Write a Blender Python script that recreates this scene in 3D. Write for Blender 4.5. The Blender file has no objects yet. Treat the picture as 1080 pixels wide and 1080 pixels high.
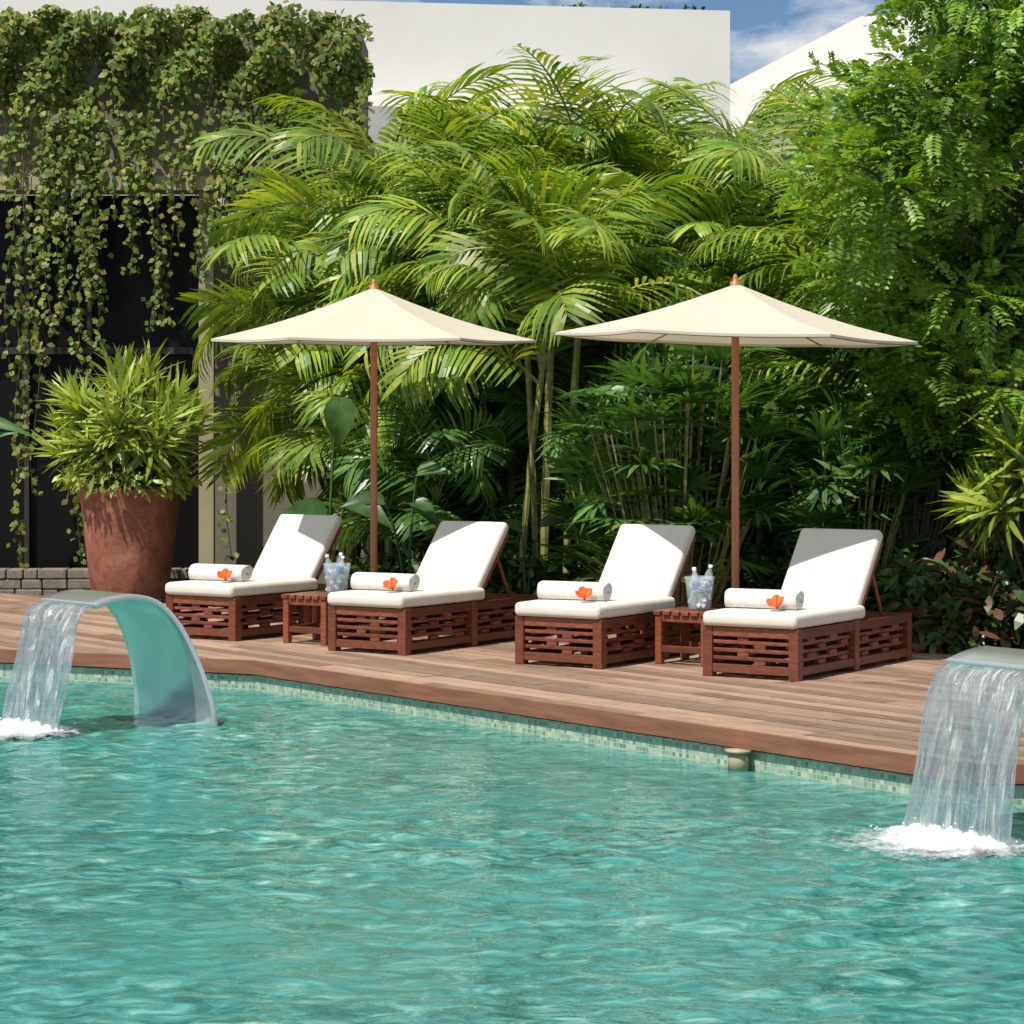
import bpy, bmesh, math, random
import numpy as np
from mathutils import Vector, Matrix
rng=np.random.default_rng(7); random.seed(7)
SC=bpy.context.scene
CAMH=1.6; F=2600.0
def P(px,py,D): return np.array([(px-540)*D/F, D, CAMH-(py-450)*D/F])
def link(o,parent=None):
    SC.collection.objects.link(o)
    if parent: o.parent=parent
    return o
def empty(name,loc=(0,0,0),rz=0):
    e=bpy.data.objects.new(name,None); e.location=loc; e.rotation_euler=(0,0,rz); e.empty_display_size=.2
    return link(e)
# ---------------------------------------------------------------- materials
class NT:
    def __init__(s,name):
        s.m=bpy.data.materials.new(name); s.m.use_nodes=True; s.t=s.m.node_tree; s.n=s.t.nodes; s.l=s.t.links
        s.b=s.n['Principled BSDF']; s.out=s.n['Material Output']
    def new(s,ty,**k):
        nd=s.n.new(ty)
        for a,v in k.items(): setattr(nd,a,v)
        return nd
    def link(s,a,b): s.l.new(a,b)
    def coord(s,kind='Object',scale=(1,1,1),rot=(0,0,0)):
        c=s.new('ShaderNodeTexCoord'); m=s.new('ShaderNodeMapping')
        m.inputs['Scale'].default_value=scale; m.inputs['Rotation'].default_value=rot
        s.link(c.outputs[kind],m.inputs['Vector']); return m.outputs[0]
    def noise(s,vec,scale=5,detail=4,rough=.55,dist=0):
        n=s.new('ShaderNodeTexNoise'); n.inputs['Scale'].default_value=scale; n.inputs['Detail'].default_value=detail
        n.inputs['Roughness'].default_value=rough; n.inputs['Distortion'].default_value=dist
        if vec is not None: s.link(vec,n.inputs['Vector'])
        return n.outputs['Fac']
    def ramp(s,fac,stops):
        r=s.new('ShaderNodeValToRGB'); e=r.color_ramp.elements
        while len(e)<len(stops): e.new(.5)
        for i,(p,c) in enumerate(stops):
            e[i].position=p; e[i].color=(*c,1) if len(c)==3 else c
        s.link(fac,r.inputs[0]); return r.outputs[0]
    def mix(s,f,a,b,mode='MIX'):
        m=s.new('ShaderNodeMix',data_type='RGBA',blend_type=mode)
        for v,i in ((f,0),(a,6),(b,7)):
            if hasattr(v,'links'): s.link(v,m.inputs[i])
            else: m.inputs[i].default_value = v if i==0 else (*v,1)
        return m.outputs[2]
    def math(s,op,a,b=0,c=0):
        m=s.new('ShaderNodeMath',operation=op)
        for i,v in enumerate((a,b,c)):
            if hasattr(v,'links'): s.link(v,m.inputs[i])
            else: m.inputs[i].default_value=v
        return m.outputs[0]
    def bump(s,h,strength=.3,dist=.01):
        b=s.new('ShaderNodeBump'); b.inputs['Strength'].default_value=strength; b.inputs['Distance'].default_value=dist
        s.link(h,b.inputs['Height']); s.link(b.outputs[0],s.b.inputs['Normal']); return b.outputs[0]
    def set(s,**k):
        for a,v in k.items():
            i=s.b.inputs[a.replace('_',' ')]
            if hasattr(v,'links'): s.link(v,i)
            elif isinstance(v,tuple): i.default_value=(*v,1)
            else: i.default_value=v
def leafmat(name,c1,c2,c3,trans=.3,rough=.42,spec=.4,patch=1.2):
    t=NT(name)
    g=t.new('ShaderNodeNewGeometry')
    col=t.ramp(g.outputs['Random Per Island'],[(0,c1),(.55,c2),(1,c3)])
    nz=t.noise(t.coord('Object'),patch,2)
    f=t.math('MULTIPLY_ADD',nz,1.9,.08)
    v=t.new('ShaderNodeVectorMath',operation='SCALE'); t.link(col,v.inputs[0]); t.link(f,v.inputs['Scale'])
    t.set(Base_Color=v.outputs[0],Roughness=rough); t.b.inputs['Specular IOR Level'].default_value=spec
    if trans>0:
        tr=t.new('ShaderNodeBsdfTranslucent')
        tc=t.mix(1.0,v.outputs[0],(1.6,1.5,.5),'MULTIPLY'); t.link(tc,tr.inputs[0])
        ms=t.new('ShaderNodeMixShader'); ms.inputs[0].default_value=trans
        t.link(t.b.outputs[0],ms.inputs[1]); t.link(tr.outputs[0],ms.inputs[2]); t.link(ms.outputs[0],t.out.inputs[0])
    return t.m
def simple(name,c,rough=.6,c2=None,scale=8,bump=0,metal=0,detail=5,stretch=(1,1,1),bscale=None,spec=.5):
    t=NT(name); v=t.coord('Object',stretch)
    if c2:
        nz=t.noise(v,scale,detail); t.set(Base_Color=t.ramp(nz,[(.3,c),(.7,c2)]))
    else: t.set(Base_Color=c)
    t.set(Roughness=rough,Metallic=metal); t.b.inputs['Specular IOR Level'].default_value=spec
    if bump: t.bump(t.noise(v,bscale or scale*3,5),bump,.01)
    return t.m
M={}
M['palm']=leafmat('palm_leaf',(.10,.20,.02),(.21,.33,.035),(.42,.46,.075),.34,.40,.5)
M['palm_dark']=leafmat('palm_leaf_dark',(.045,.12,.028),(.08,.19,.04),(.15,.27,.05),.25,.36,.55)
M['lime']=leafmat('variegated_leaf',(.17,.27,.035),(.31,.41,.065),(.52,.54,.16),.25,.38,.5)
M['vine']=leafmat('vine_leaf',(.07,.12,.018),(.14,.21,.03),(.27,.23,.055),.22,.5,.3,1.8)
M['tree']=leafmat('tree_leaf',(.10,.21,.02),(.17,.31,.035),(.27,.38,.05),.32,.42,.5)
M['dark_leaf_fill']=leafmat('dark_fill_leaf',(.02,.05,.012),(.035,.08,.018),(.05,.11,.02),0,.45,.4)  # leaf colour kept dark for the backdrop; undergrowth and roof shrub share it
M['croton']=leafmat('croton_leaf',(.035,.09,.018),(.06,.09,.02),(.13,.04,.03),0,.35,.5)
M['bigleaf']=leafmat('elephant_ear_leaf',(.04,.10,.03),(.06,.14,.04),(.09,.18,.05),.25,.4,.5,6)
M['orange']=simple('orange_petal',(.80,.10,.015),.5,(.85,.2,.03),20)
M['cane']=simple('palm_cane',(.34,.30,.10),.5,(.15,.17,.05),5,stretch=(1,1,4))
M['bark']=simple('bark',(.13,.10,.07),.85,(.06,.045,.03),8,.6,stretch=(1,1,.3))
t=NT('lounger_wood'); v=t.coord('Object',(6,6,22)); nz=t.noise(v,2.5,5,.6,.5)
g=t.new('ShaderNodeNewGeometry'); c=t.ramp(nz,[(.25,(.11,.028,.014)),(.6,(.22,.064,.03)),(.8,(.30,.105,.052))])
sc=t.new('ShaderNodeVectorMath',operation='SCALE'); t.link(c,sc.inputs[0]); t.link(t.math('MULTIPLY_ADD',g.outputs['Random Per Island'],.7,.65),sc.inputs['Scale'])
t.set(Base_Color=sc.outputs[0],Roughness=.42); t.bump(nz,.15); M['wood']=t.m
M['polewood']=simple('pole_wood',(.40,.145,.065),.45,(.48,.19,.09),5,.1,stretch=(4,4,.6))
EA=math.atan2(-4.89,3.75)
t=NT('deck_wood'); a=t.coord('Object',(1,1,1),(0,0,-EA)); mp=t.new('ShaderNodeMapping'); mp.inputs['Scale'].default_value=(1.2,16,1); t.link(a,mp.inputs[0])
nz=t.noise(mp.outputs[0],2.2,6,.65,.3); big=t.noise(a,.9,4,.6); st=t.noise(a,3.5,5,.7,.8)
g=t.new('ShaderNodeNewGeometry')
c=t.ramp(nz,[(.25,(.15,.08,.05)),(.5,(.33,.20,.135)),(.75,(.47,.32,.225))])
c=t.mix(t.math('MULTIPLY',big,.55),c,(.40,.31,.23))
c=t.mix(t.ramp(st,[(.5,(0,0,0)),(.72,(.55,.55,.55))]),c,(.15,.085,.055))
sc=t.new('ShaderNodeVectorMath',operation='SCALE'); t.link(c,sc.inputs[0]); t.link(t.math('MULTIPLY_ADD',g.outputs['Random Per Island'],.75,.62),sc.inputs['Scale'])
t.set(Base_Color=sc.outputs[0],Roughness=.55); t.bump(nz,.4,.006); M['deck']=t.m
M['fascia']=simple('fascia_wood',(.20,.075,.042),.5,(.32,.135,.08),3,.1,stretch=(1,1,8))
M['cushion']=simple('cushion_fabric',(.70,.665,.575),.9,(.77,.735,.65),3,.25,bscale=14,spec=.2)
M['towel']=simple('towel_cotton',(.78,.77,.74),.95,(.70,.69,.66),30,.6,bscale=120,spec=.1)
t=NT('canopy_fabric'); t.set(Base_Color=(.75,.69,.56),Roughness=.9); t.b.inputs['Specular IOR Level'].default_value=.1
t.bump(t.noise(t.coord('Object'),4,3),.4,.03)
tr=t.new('ShaderNodeBsdfTranslucent'); tr.inputs[0].default_value=(.76,.66,.48,1); ms=t.new('ShaderNodeMixShader'); ms.inputs[0].default_value=.26
t.link(t.b.outputs[0],ms.inputs[1]); t.link(tr.outputs[0],ms.inputs[2]); t.link(ms.outputs[0],t.out.inputs[0]); M['canopy']=t.m
M['trim']=simple('canopy_trim',(.05,.045,.05),.8)
M['white']=simple('white_plaster',(.87,.845,.79),.9,(.92,.90,.85),.8,.15,bscale=25)
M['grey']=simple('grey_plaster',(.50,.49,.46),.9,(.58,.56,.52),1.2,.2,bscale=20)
M['taupe']=simple('taupe_plaster',(.17,.155,.12),.9,(.23,.205,.155),1.0,.3,bscale=12)
M['beige']=simple('beige_metal',(.34,.30,.18),.55,(.42,.37,.24),3)
M['glass']=simple('dark_glass',(.008,.008,.008),.3,spec=.15)
M['dark']=simple('dark_frame',(.03,.028,.026),.5)
M['soil']=simple('soil',(.045,.03,.02),.95,(.10,.07,.045),3,.8)
M['stone']=simple('stone_kerb',(.28,.24,.19),.85,(.16,.13,.10),12,.7)
t=NT('terracotta'); v=t.coord('Object'); n1=t.noise(v,4,7,.65,.6); n2=t.noise(v,22,4)
c=t.ramp(n1,[(.3,(.16,.05,.035)),(.5,(.32,.105,.06)),(.60,(.40,.16,.10)),(.74,(.48,.30,.23))]); t.set(Base_Color=t.mix(.35,c,t.ramp(n2,[(.3,(.12,.045,.03)),(.7,(.40,.20,.14))])),Roughness=.7); t.bump(n2,.4); M['pot']=t.m
t=NT('brushed_steel'); t.set(Base_Color=(.80,.81,.79),Metallic=.78,Roughness=.2); t.bump(t.noise(t.coord('Object'),3,2),.06,.03); M['steel']=t.m
# water
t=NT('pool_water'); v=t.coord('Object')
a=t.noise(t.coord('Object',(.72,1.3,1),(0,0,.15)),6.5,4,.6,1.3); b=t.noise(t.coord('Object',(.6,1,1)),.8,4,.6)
c=t.ramp(a,[(.34,(.008,.09,.075)),(.45,(.03,.19,.16)),(.54,(.07,.30,.25)),(.62,(.16,.42,.355)),(.73,(.40,.62,.52))])  # refracted caustics and ripple light-dark tones painted into the base colour
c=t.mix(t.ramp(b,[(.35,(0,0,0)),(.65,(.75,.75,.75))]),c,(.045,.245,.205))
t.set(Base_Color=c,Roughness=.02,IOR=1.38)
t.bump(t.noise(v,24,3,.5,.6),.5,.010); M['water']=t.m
# waterfall
t=NT('falling_water'); v=t.coord('UV',(34,2.2,1)); n=t.noise(v,1,5,.6,1.0); v2=t.coord('UV',(9,3,1)); n2=t.noise(v2,1,4,.6,1.5)
s=t.math('MULTIPLY_ADD',n,.6,t.math('MULTIPLY',n2,.45))
t.set(Base_Color=(.62,.67,.65),Roughness=.08,IOR=1.33); t.b.inputs['Specular IOR Level'].default_value=.9
bn=t.bump(s,1.0,.06)
tr=t.new('ShaderNodeBsdfTransparent'); tr.inputs[0].default_value=(.62,.72,.69,1)
gl=t.new('ShaderNodeBsdfGlossy'); gl.inputs['Roughness'].default_value=.06; gl.inputs[0].default_value=(.85,.9,.9,1); t.link(bn,gl.inputs['Normal'])
m0=t.new('ShaderNodeMixShader'); m0.inputs[0].default_value=.55; t.link(tr.outputs[0],m0.inputs[1]); t.link(gl.outputs[0],m0.inputs[2])
ms=t.new('ShaderNodeMixShader'); t.link(t.ramp(s,[(.46,(.02,)*3),(.57,(.25,)*3),(.66,(.9,)*3)]),ms.inputs[0]); t.link(m0.outputs[0],ms.inputs[1]); t.link(t.b.outputs[0],ms.inputs[2]); t.link(ms.outputs[0],t.out.inputs[0]); M['fall']=t.m
t=NT('foam'); v=t.coord('Object'); n=t.noise(v,28,5,.7); t.set(Base_Color=(.72,.78,.78),Roughness=.6); t.bump(n,.8,.03)
at=t.new('ShaderNodeAttribute',attribute_name='edge'); tr=t.new('ShaderNodeBsdfTransparent'); ms=t.new('ShaderNodeMixShader')
n3=t.noise(v,11,5,.7)
f=t.ramp(t.math('ADD',at.outputs['Fac'],t.math('MULTIPLY_ADD',n3,1.3,-.65)),[(.25,(0,0,0)),(.7,(1,1,1))]); t.link(f,ms.inputs[0]); t.link(tr.outputs[0],ms.inputs[1]); t.link(t.b.outputs[0],ms.inputs[2]); t.link(ms.outputs[0],t.out.inputs[0]); M['foam']=t.m
# mosaic
t=NT('pool_mosaic'); uv=t.coord('UV',(36,36,36)); fl=t.new('ShaderNodeVectorMath',operation='FLOOR'); t.link(uv,fl.inputs[0]); fr=t.new('ShaderNodeVectorMath',operation='FRACTION'); t.link(uv,fr.inputs[0])
wn=t.new('ShaderNodeTexWhiteNoise'); t.link(fl.outputs[0],wn.inputs['Vector'])
c=t.ramp(wn.outputs['Value'],[(0,(.13,.27,.18)),(.3,(.24,.38,.26)),(.6,(.36,.46,.33)),(.85,(.52,.56,.43)),(1,(.10,.24,.21))])
sx=t.new('ShaderNodeSeparateXYZ'); t.link(fr.outputs[0],sx.inputs[0])
def band(o): return t.math('LESS_THAN',t.math('ABSOLUTE',t.math('SUBTRACT',o,.5)),.42)
inside=t.math('MULTIPLY',band(sx.outputs[0]),band(sx.outputs[1])); t.set(Base_Color=t.mix(inside,(.45,.47,.40),c),Roughness=.2); M['mosaic']=t.m
t=NT('clear_acrylic'); t.set(Base_Color=(.9,.95,.97),Roughness=.05,IOR=1.3); tr=t.new('ShaderNodeBsdfTransparent'); tr.inputs[0].default_value=(.93,.97,.98,1); ms=t.new('ShaderNodeMixShader'); ms.inputs[0].default_value=.22
t.link(tr.outputs[0],ms.inputs[1]); t.link(t.b.outputs[0],ms.inputs[2]); t.link(ms.outputs[0],t.out.inputs[0]); M['acryl']=t.m
t=NT('ice'); t.set(Base_Color=(.85,.9,.93),Roughness=.1); tr=t.new('ShaderNodeBsdfTransparent'); ms=t.new('ShaderNodeMixShader'); ms.inputs[0].default_value=.55
t.link(tr.outputs[0],ms.inputs[1]); t.link(t.b.outputs[0],ms.inputs[2]); t.link(ms.outputs[0],t.out.inputs[0]); M['ice']=t.m
M['blue']=simple('bottle_label',(.10,.30,.55),.4); M['cap']=simple('bottle_cap',(.8,.82,.85),.4)
# ---------------------------------------------------------------- mesh helpers
class Acc:
    def __init__(s): s.V=[];s.Q=[];s.M=[];s.n=0
    def add(s,v,q,mat=0):
        v=np.asarray(v,float).reshape(-1,3); q=np.asarray(q,int).reshape(-1,4)
        s.V.append(v); s.Q.append(q+s.n); s.M.append(np.full(len(q),mat,int)); s.n+=len(v)
    def mesh(s,name,mats,smooth=False):
        V=np.concatenate(s.V);Q=np.concatenate(s.Q);Mi=np.concatenate(s.M)
        me=bpy.data.meshes.new(name); me.vertices.add(len(V)); me.vertices.foreach_set('co',V.ravel())
        me.loops.add(len(Q)*4); me.loops.foreach_set('vertex_index',Q.ravel().astype(np.int32))
        me.polygons.add(len(Q)); me.polygons.foreach_set('loop_start',np.arange(len(Q),dtype=np.int32)*4)
        me.polygons.foreach_set('loop_total',np.full(len(Q),4,dtype=np.int32))
        me.polygons.foreach_set('material_index',Mi.astype(np.int32))
        me.polygons.foreach_set('use_smooth',np.full(len(Q),smooth))
        for m in mats: me.materials.append(m)
        me.update(calc_edges=True); me.validate()
        return me
    def obj(s,name,mats,smooth=False,parent=None):
        return link(bpy.data.objects.new(name,s.mesh(name,mats,smooth)),parent)
def nrm(a): return a/np.maximum(np.linalg.norm(a,axis=-1,keepdims=True),1e-9)
def blade(ws,droop=.25,fold=0):
    n=len(ws); y=np.linspace(0,1,n); V=[];Q=[]
    if fold==0:
        for i in range(n):
            z=-droop*y[i]**2; V+= [(-ws[i]/2,y[i]*(1-.25*droop*y[i]),z),(ws[i]/2,y[i]*(1-.25*droop*y[i]),z)]
        for i in range(n-1): Q.append((2*i,2*i+1,2*i+3,2*i+2))
    else:
        for i in range(n):
            z=-droop*y[i]**2; V+= [(-ws[i]/2,y[i],z+fold*ws[i]/2),(0,y[i],z),(ws[i]/2,y[i],z+fold*ws[i]/2)]
        for i in range(n-1):
            a=3*i; Q+=[(a,a+1,a+4,a+3),(a+1,a+2,a+5,a+4)]
    return np.array(V),np.array(Q)
def scatter(acc,tpl,pos,Y,Z,L,W,mat=0):
    tv,tf=tpl; N=len(pos); Y=nrm(np.asarray(Y,float)); X=nrm(np.cross(Y,Z)); Z=np.cross(X,Y)
    L=np.broadcast_to(L,(N,)); W=np.broadcast_to(W,(N,))
    v=pos[:,None,:]+tv[None,:,0:1]*(W[:,None,None]*X[:,None,:])+tv[None,:,1:2]*(L[:,None,None]*Y[:,None,:])+tv[None,:,2:3]*(L[:,None,None]*Z[:,None,:])
    q=tf[None]+(np.arange(N)*len(tv))[:,None,None]
    acc.add(v.reshape(-1,3),q.reshape(-1,4),mat)
def tube(acc,pts,rad,sides=6,mat=0,cap=False):
    pts=np.asarray(pts,float); n=len(pts); rad=np.broadcast_to(rad,(n,))
    T=nrm(np.gradient(pts,axis=0)); ref=np.array([.31,.2,.93]) if abs(T[0,2])<.8 else np.array([1,.1,0])
    A=nrm(np.cross(T,ref)); B=np.cross(T,A); th=np.arange(sides)*2*math.pi/sides
    v=pts[:,None]+rad[:,None,None]*(np.cos(th)[None,:,None]*A[:,None]+np.sin(th)[None,:,None]*B[:,None])
    q=[]
    for i in range(n-1):
        for j in range(sides):
            k=(j+1)%sides; q.append((i*sides+j,i*sides+k,(i+1)*sides+k,(i+1)*sides+j))
    acc.add(v.reshape(-1,3),q,mat)
def box(acc,x0,x1,y0,y1,z0,z1,mat=0,xf=None):
    v=np.array([(x,y,z) for z in (z0,z1) for (x,y) in ((x0,y0),(x1,y0),(x1,y1),(x0,y1))],float)
    if xf is not None: v=v@xf[0].T+xf[1]
    acc.add(v,[(3,2,1,0),(4,5,6,7),(0,1,5,4),(1,2,6,5),(2,3,7,6),(3,0,4,7)],mat)
def lathe(acc,prof,seg=32,mat=0,c=(0,0,0)):
    th=np.arange(seg)*2*math.pi/seg; v=[];q=[]
    for r,z in prof:
        for a in th: v.append((c[0]+r*math.cos(a),c[1]+r*math.sin(a),c[2]+z))
    for i in range(len(prof)-1):
        for j in range(seg):
            k=(j+1)%seg; q.append((i*seg+j,i*seg+k,(i+1)*seg+k,(i+1)*seg+j))
    acc.add(v,q,mat)
def rbox(name,sx,sy,sz,mat,bev,loc=(0,0,0),rot=(0,0,0),parent=None,puff=0,seg=4):
    bm=bmesh.new(); bmesh.ops.create_cube(bm,size=1)
    for v in bm.verts: v.co=Vector((v.co.x*sx,v.co.y*sy,v.co.z*sz))
    bmesh.ops.bevel(bm,geom=bm.edges[:],offset=bev,segments=seg,profile=.5,affect='EDGES')
    big=[e for e in bm.edges if e.calc_length()>min(sx,sy)*.4]
    bmesh.ops.subdivide_edges(bm,edges=big,cuts=9,use_grid_fill=True)
    for v in bm.verts:
        a=max(0,1-(2*v.co.x/sx)**2)*max(0,1-(2*v.co.y/sy)**2)
        n=math.sin(v.co.x*19+3)*math.sin(v.co.y*11+loc[1]*5)*.12
        v.co.z+= (puff*(a**.5)+puff*n*a)*(1 if v.co.z>0 else -.3)
    me=bpy.data.meshes.new(name); bm.to_mesh(me); bm.free(); me.materials.append(mat)
    for p in me.polygons: p.use_smooth=True
    o=bpy.data.objects.new(name,me); o.location=loc; o.rotation_euler=rot; return link(o,parent)
# ---------------------------------------------------------------- ground, pool, deck
C=np.array([-1.75,16.84]); e=np.array([3.75,-4.89]); e/=np.linalg.norm(e); n=np.array([-e[1],e[0]])
TD=11.68; TX=C[0]+(C[1]-TD)*3.75/4.89
LE=np.array([-9.0,20.07])
pool=[(-9,2.2),(9,2.2),(9,TD),(TX,TD),tuple(C),tuple(LE)]
bm=bmesh.new()
outer=[(-300,-200),(300,-200),(300,600),(-300,600)]
def loop(pts,z):
    vs=[bm.verts.new((x,y,z)) for x,y in pts]; return [bm.edges.new((vs[i],vs[(i+1)%len(vs)])) for i in range(len(vs))]
ed=loop(outer,-.1)+loop(pool,-.1)
bmesh.ops.triangle_fill(bm,edges=ed,use_beauty=True)
me=bpy.data.meshes.new('ground'); bm.to_mesh(me); bm.free(); me.materials.append(M['soil']); link(bpy.data.objects.new('ground',me))
# pool shell
bm=bmesh.new(); uvl=bm.loops.layers.uv.new('UVMap')
def quad(p,q,z0,z1,off=0.0):
    vs=[bm.verts.new((p[0],p[1],z0)),bm.verts.new((q[0],q[1],z0)),bm.verts.new((q[0],q[1],z1)),bm.verts.new((p[0],p[1],z1))]
    f=bm.faces.new(vs); L=math.dist(p,q)
    for l,uv in zip(f.loops,[(0,z0),(L,z0),(L,z1),(0,z1)]): l[uvl].uv=uv
for i in range(len(pool)): quad(pool[i],pool[(i+1)%len(pool)],-1.5,-.1)
f=bm.faces.new([bm.verts.new((x,y,-1.5)) for x,y in pool])
for l in f.loops: l[uvl].uv=(l.vert.co.x,l.vert.co.y)
me=bpy.data.meshes.new('pool_wall'); bm.to_mesh(me); bm.free(); me.materials.append(M['mosaic']); link(bpy.data.objects.new('pool_wall',me))
# water surface
def axis(a,b,d,lo,hi):
    return np.concatenate([np.linspace(lo,a,14)[:-1],np.arange(a,b,d),np.linspace(b,hi,14)])
xs=axis(-4.0,4.0,.020,-8.99,8.99); ys=axis(7.0,18.5,.020,2.21,20.2)
X,Y=np.meshgrid(xs,ys); H=np.zeros_like(X)
wr=np.random.default_rng(11)
Xw=X+.12*np.sin(Y*1.3+.5)+.06*np.sin(X*2.1+Y*2.9); Yw=Y+.12*np.sin(X*1.7)+.05*np.sin(Y*3.7-X*1.9)
for i in range(90):
    lam=.095*(5.0**(wr.random()**1.2)); k=2*math.pi/lam; th=wr.normal(-1.7,.85) ; slope=.024*(1.0 if lam<.25 else .8)
    en=.6+.6*np.sin(X*wr.uniform(.5,1.6)+wr.random()*6)*np.sin(Y*wr.uniform(.4,1.3)+wr.random()*6)
    H+= en*slope/k*np.sin(k*(np.cos(th)*Xw+np.sin(th)*Yw)+wr.random()*6.28)
env=.95+.6*np.sin(X*.9+1+.6*np.sin(Y*.7))*np.sin(Y*.8+.5*X)
H*=np.clip(env,.55,1.45)
for (cx,cy) in ((-2.75,14.4),(1.93,10.6)):
    r=np.hypot(X-cx,Y-cy); H+=.012*np.sin(r*22)*np.exp(-r*1.3)
acc=Acc(); ny,nx=X.shape; idx=np.arange(nx*ny).reshape(ny,nx)
q=np.stack([idx[:-1,:-1],idx[:-1,1:],idx[1:,1:],idx[1:,:-1]],-1).reshape(-1,4)
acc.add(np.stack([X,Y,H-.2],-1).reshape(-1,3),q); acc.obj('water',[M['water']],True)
# deck boards
bmA=bmesh.new()
def board(bm,s0,s1,v0,v1,z0,z1):
    vs=[]
    for z in (z0,z1):
        for s,v in ((s0,v0),(s1,v0),(s1,v1),(s0,v1)):
            p=C+s*e+v*n; vs.append(bm.verts.new((p[0],p[1],z)))
    for fq in ((3,2,1,0),(4,5,6,7),(0,1,5,4),(1,2,6,5),(2,3,7,6),(3,0,4,7)): bm.faces.new([vs[i] for i in fq])
bmB=bmesh.new(); W=.14; r=random.Random(4)
for k in range(-38,66):
    v=k*W; bm=bmA if k>=0 else bmB; s=-16+r.random()*2
    while s<9:
        L=1.6+r.random()*1.6; dz=r.uniform(-.002,.002); board(bm,s,s+L-.008,v,v+W-.014,-.025,dz); s+=L
def clip(bm,p,nr):
    bmesh.ops.bisect_plane(bm,geom=bm.verts[:]+bm.edges[:]+bm.faces[:],plane_co=(p[0],p[1],0),plane_no=(nr[0],nr[1],0),clear_outer=True)
ld=LE-C; ln=np.array([-ld[1],ld[0]])
if ln[1]>0: ln=-ln
clip(bmB,C,ln)
B1=np.array([-5.5,24.2]);B2=np.array([3.04,17.35]); bd=B2-B1; bn=np.array([-bd[1],bd[0]])
if bn[1]<0: bn=-bn
for bm_ in (bmA,bmB):
    clip(bm_,B1,bn); clip(bm_,(0,TD),(0,-1)); clip(bm_,(0,24.2),(0,1)); clip(bm_,(8.5,0),(1,0))
tmp=bpy.data.meshes.new('t'); bmB.to_mesh(tmp); bmA.from_mesh(tmp); bmB.free()
me=bpy.data.meshes.new('wooden_deck'); bmA.to_mesh(me); bmA.free(); me.materials.append(M['deck']); me.materials.append(M['fascia'])
deck=link(bpy.data.objects.new('wooden_deck',me))
def strip(acc,p,q,z0,z1,t0,t1,mat=0):
    p=np.array(p);q=np.array(q);d=q-p;L=np.linalg.norm(d);d/=L;w=np.array([d[1],-d[0]])
    if w[1]>0: w=-w
    v=[]
    for z in (z0,z1):
        for a,b in ((p,t0),(q,t0),(q,t1),(p,t1)): v.append((*(a+w*b),z))
    acc.add(v,[(3,2,1,0),(4,5,6,7),(0,1,5,4),(1,2,6,5),(2,3,7,6),(3,0,4,7)],mat)
acc=Acc()
for p,q in ((LE,C),(C,(TX,TD)),((TX,TD),(9,TD))): strip(acc,p,q,-.088,.004,.003,.035)
acc.obj('deck_fascia',[M['fascia']],parent=deck)
pp=P(787,800,13.0); s0=(pp[0]-C[0])/e[0]; pc=C+s0*e
a=Acc(); lathe(a,[(.001,-.21),(.055,-.21),(.055,-.10),(.001,-.10)],16,0,(pc[0]-.05,pc[1]-.04,0)); lathe(a,[(.001,-.085),(.07,-.105),(.07,-.09),(.001,-.0899)],16,0,(pc[0]-.05,pc[1]-.04,0)); a.obj('pool_pipe',[M['beige']],True)
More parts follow.
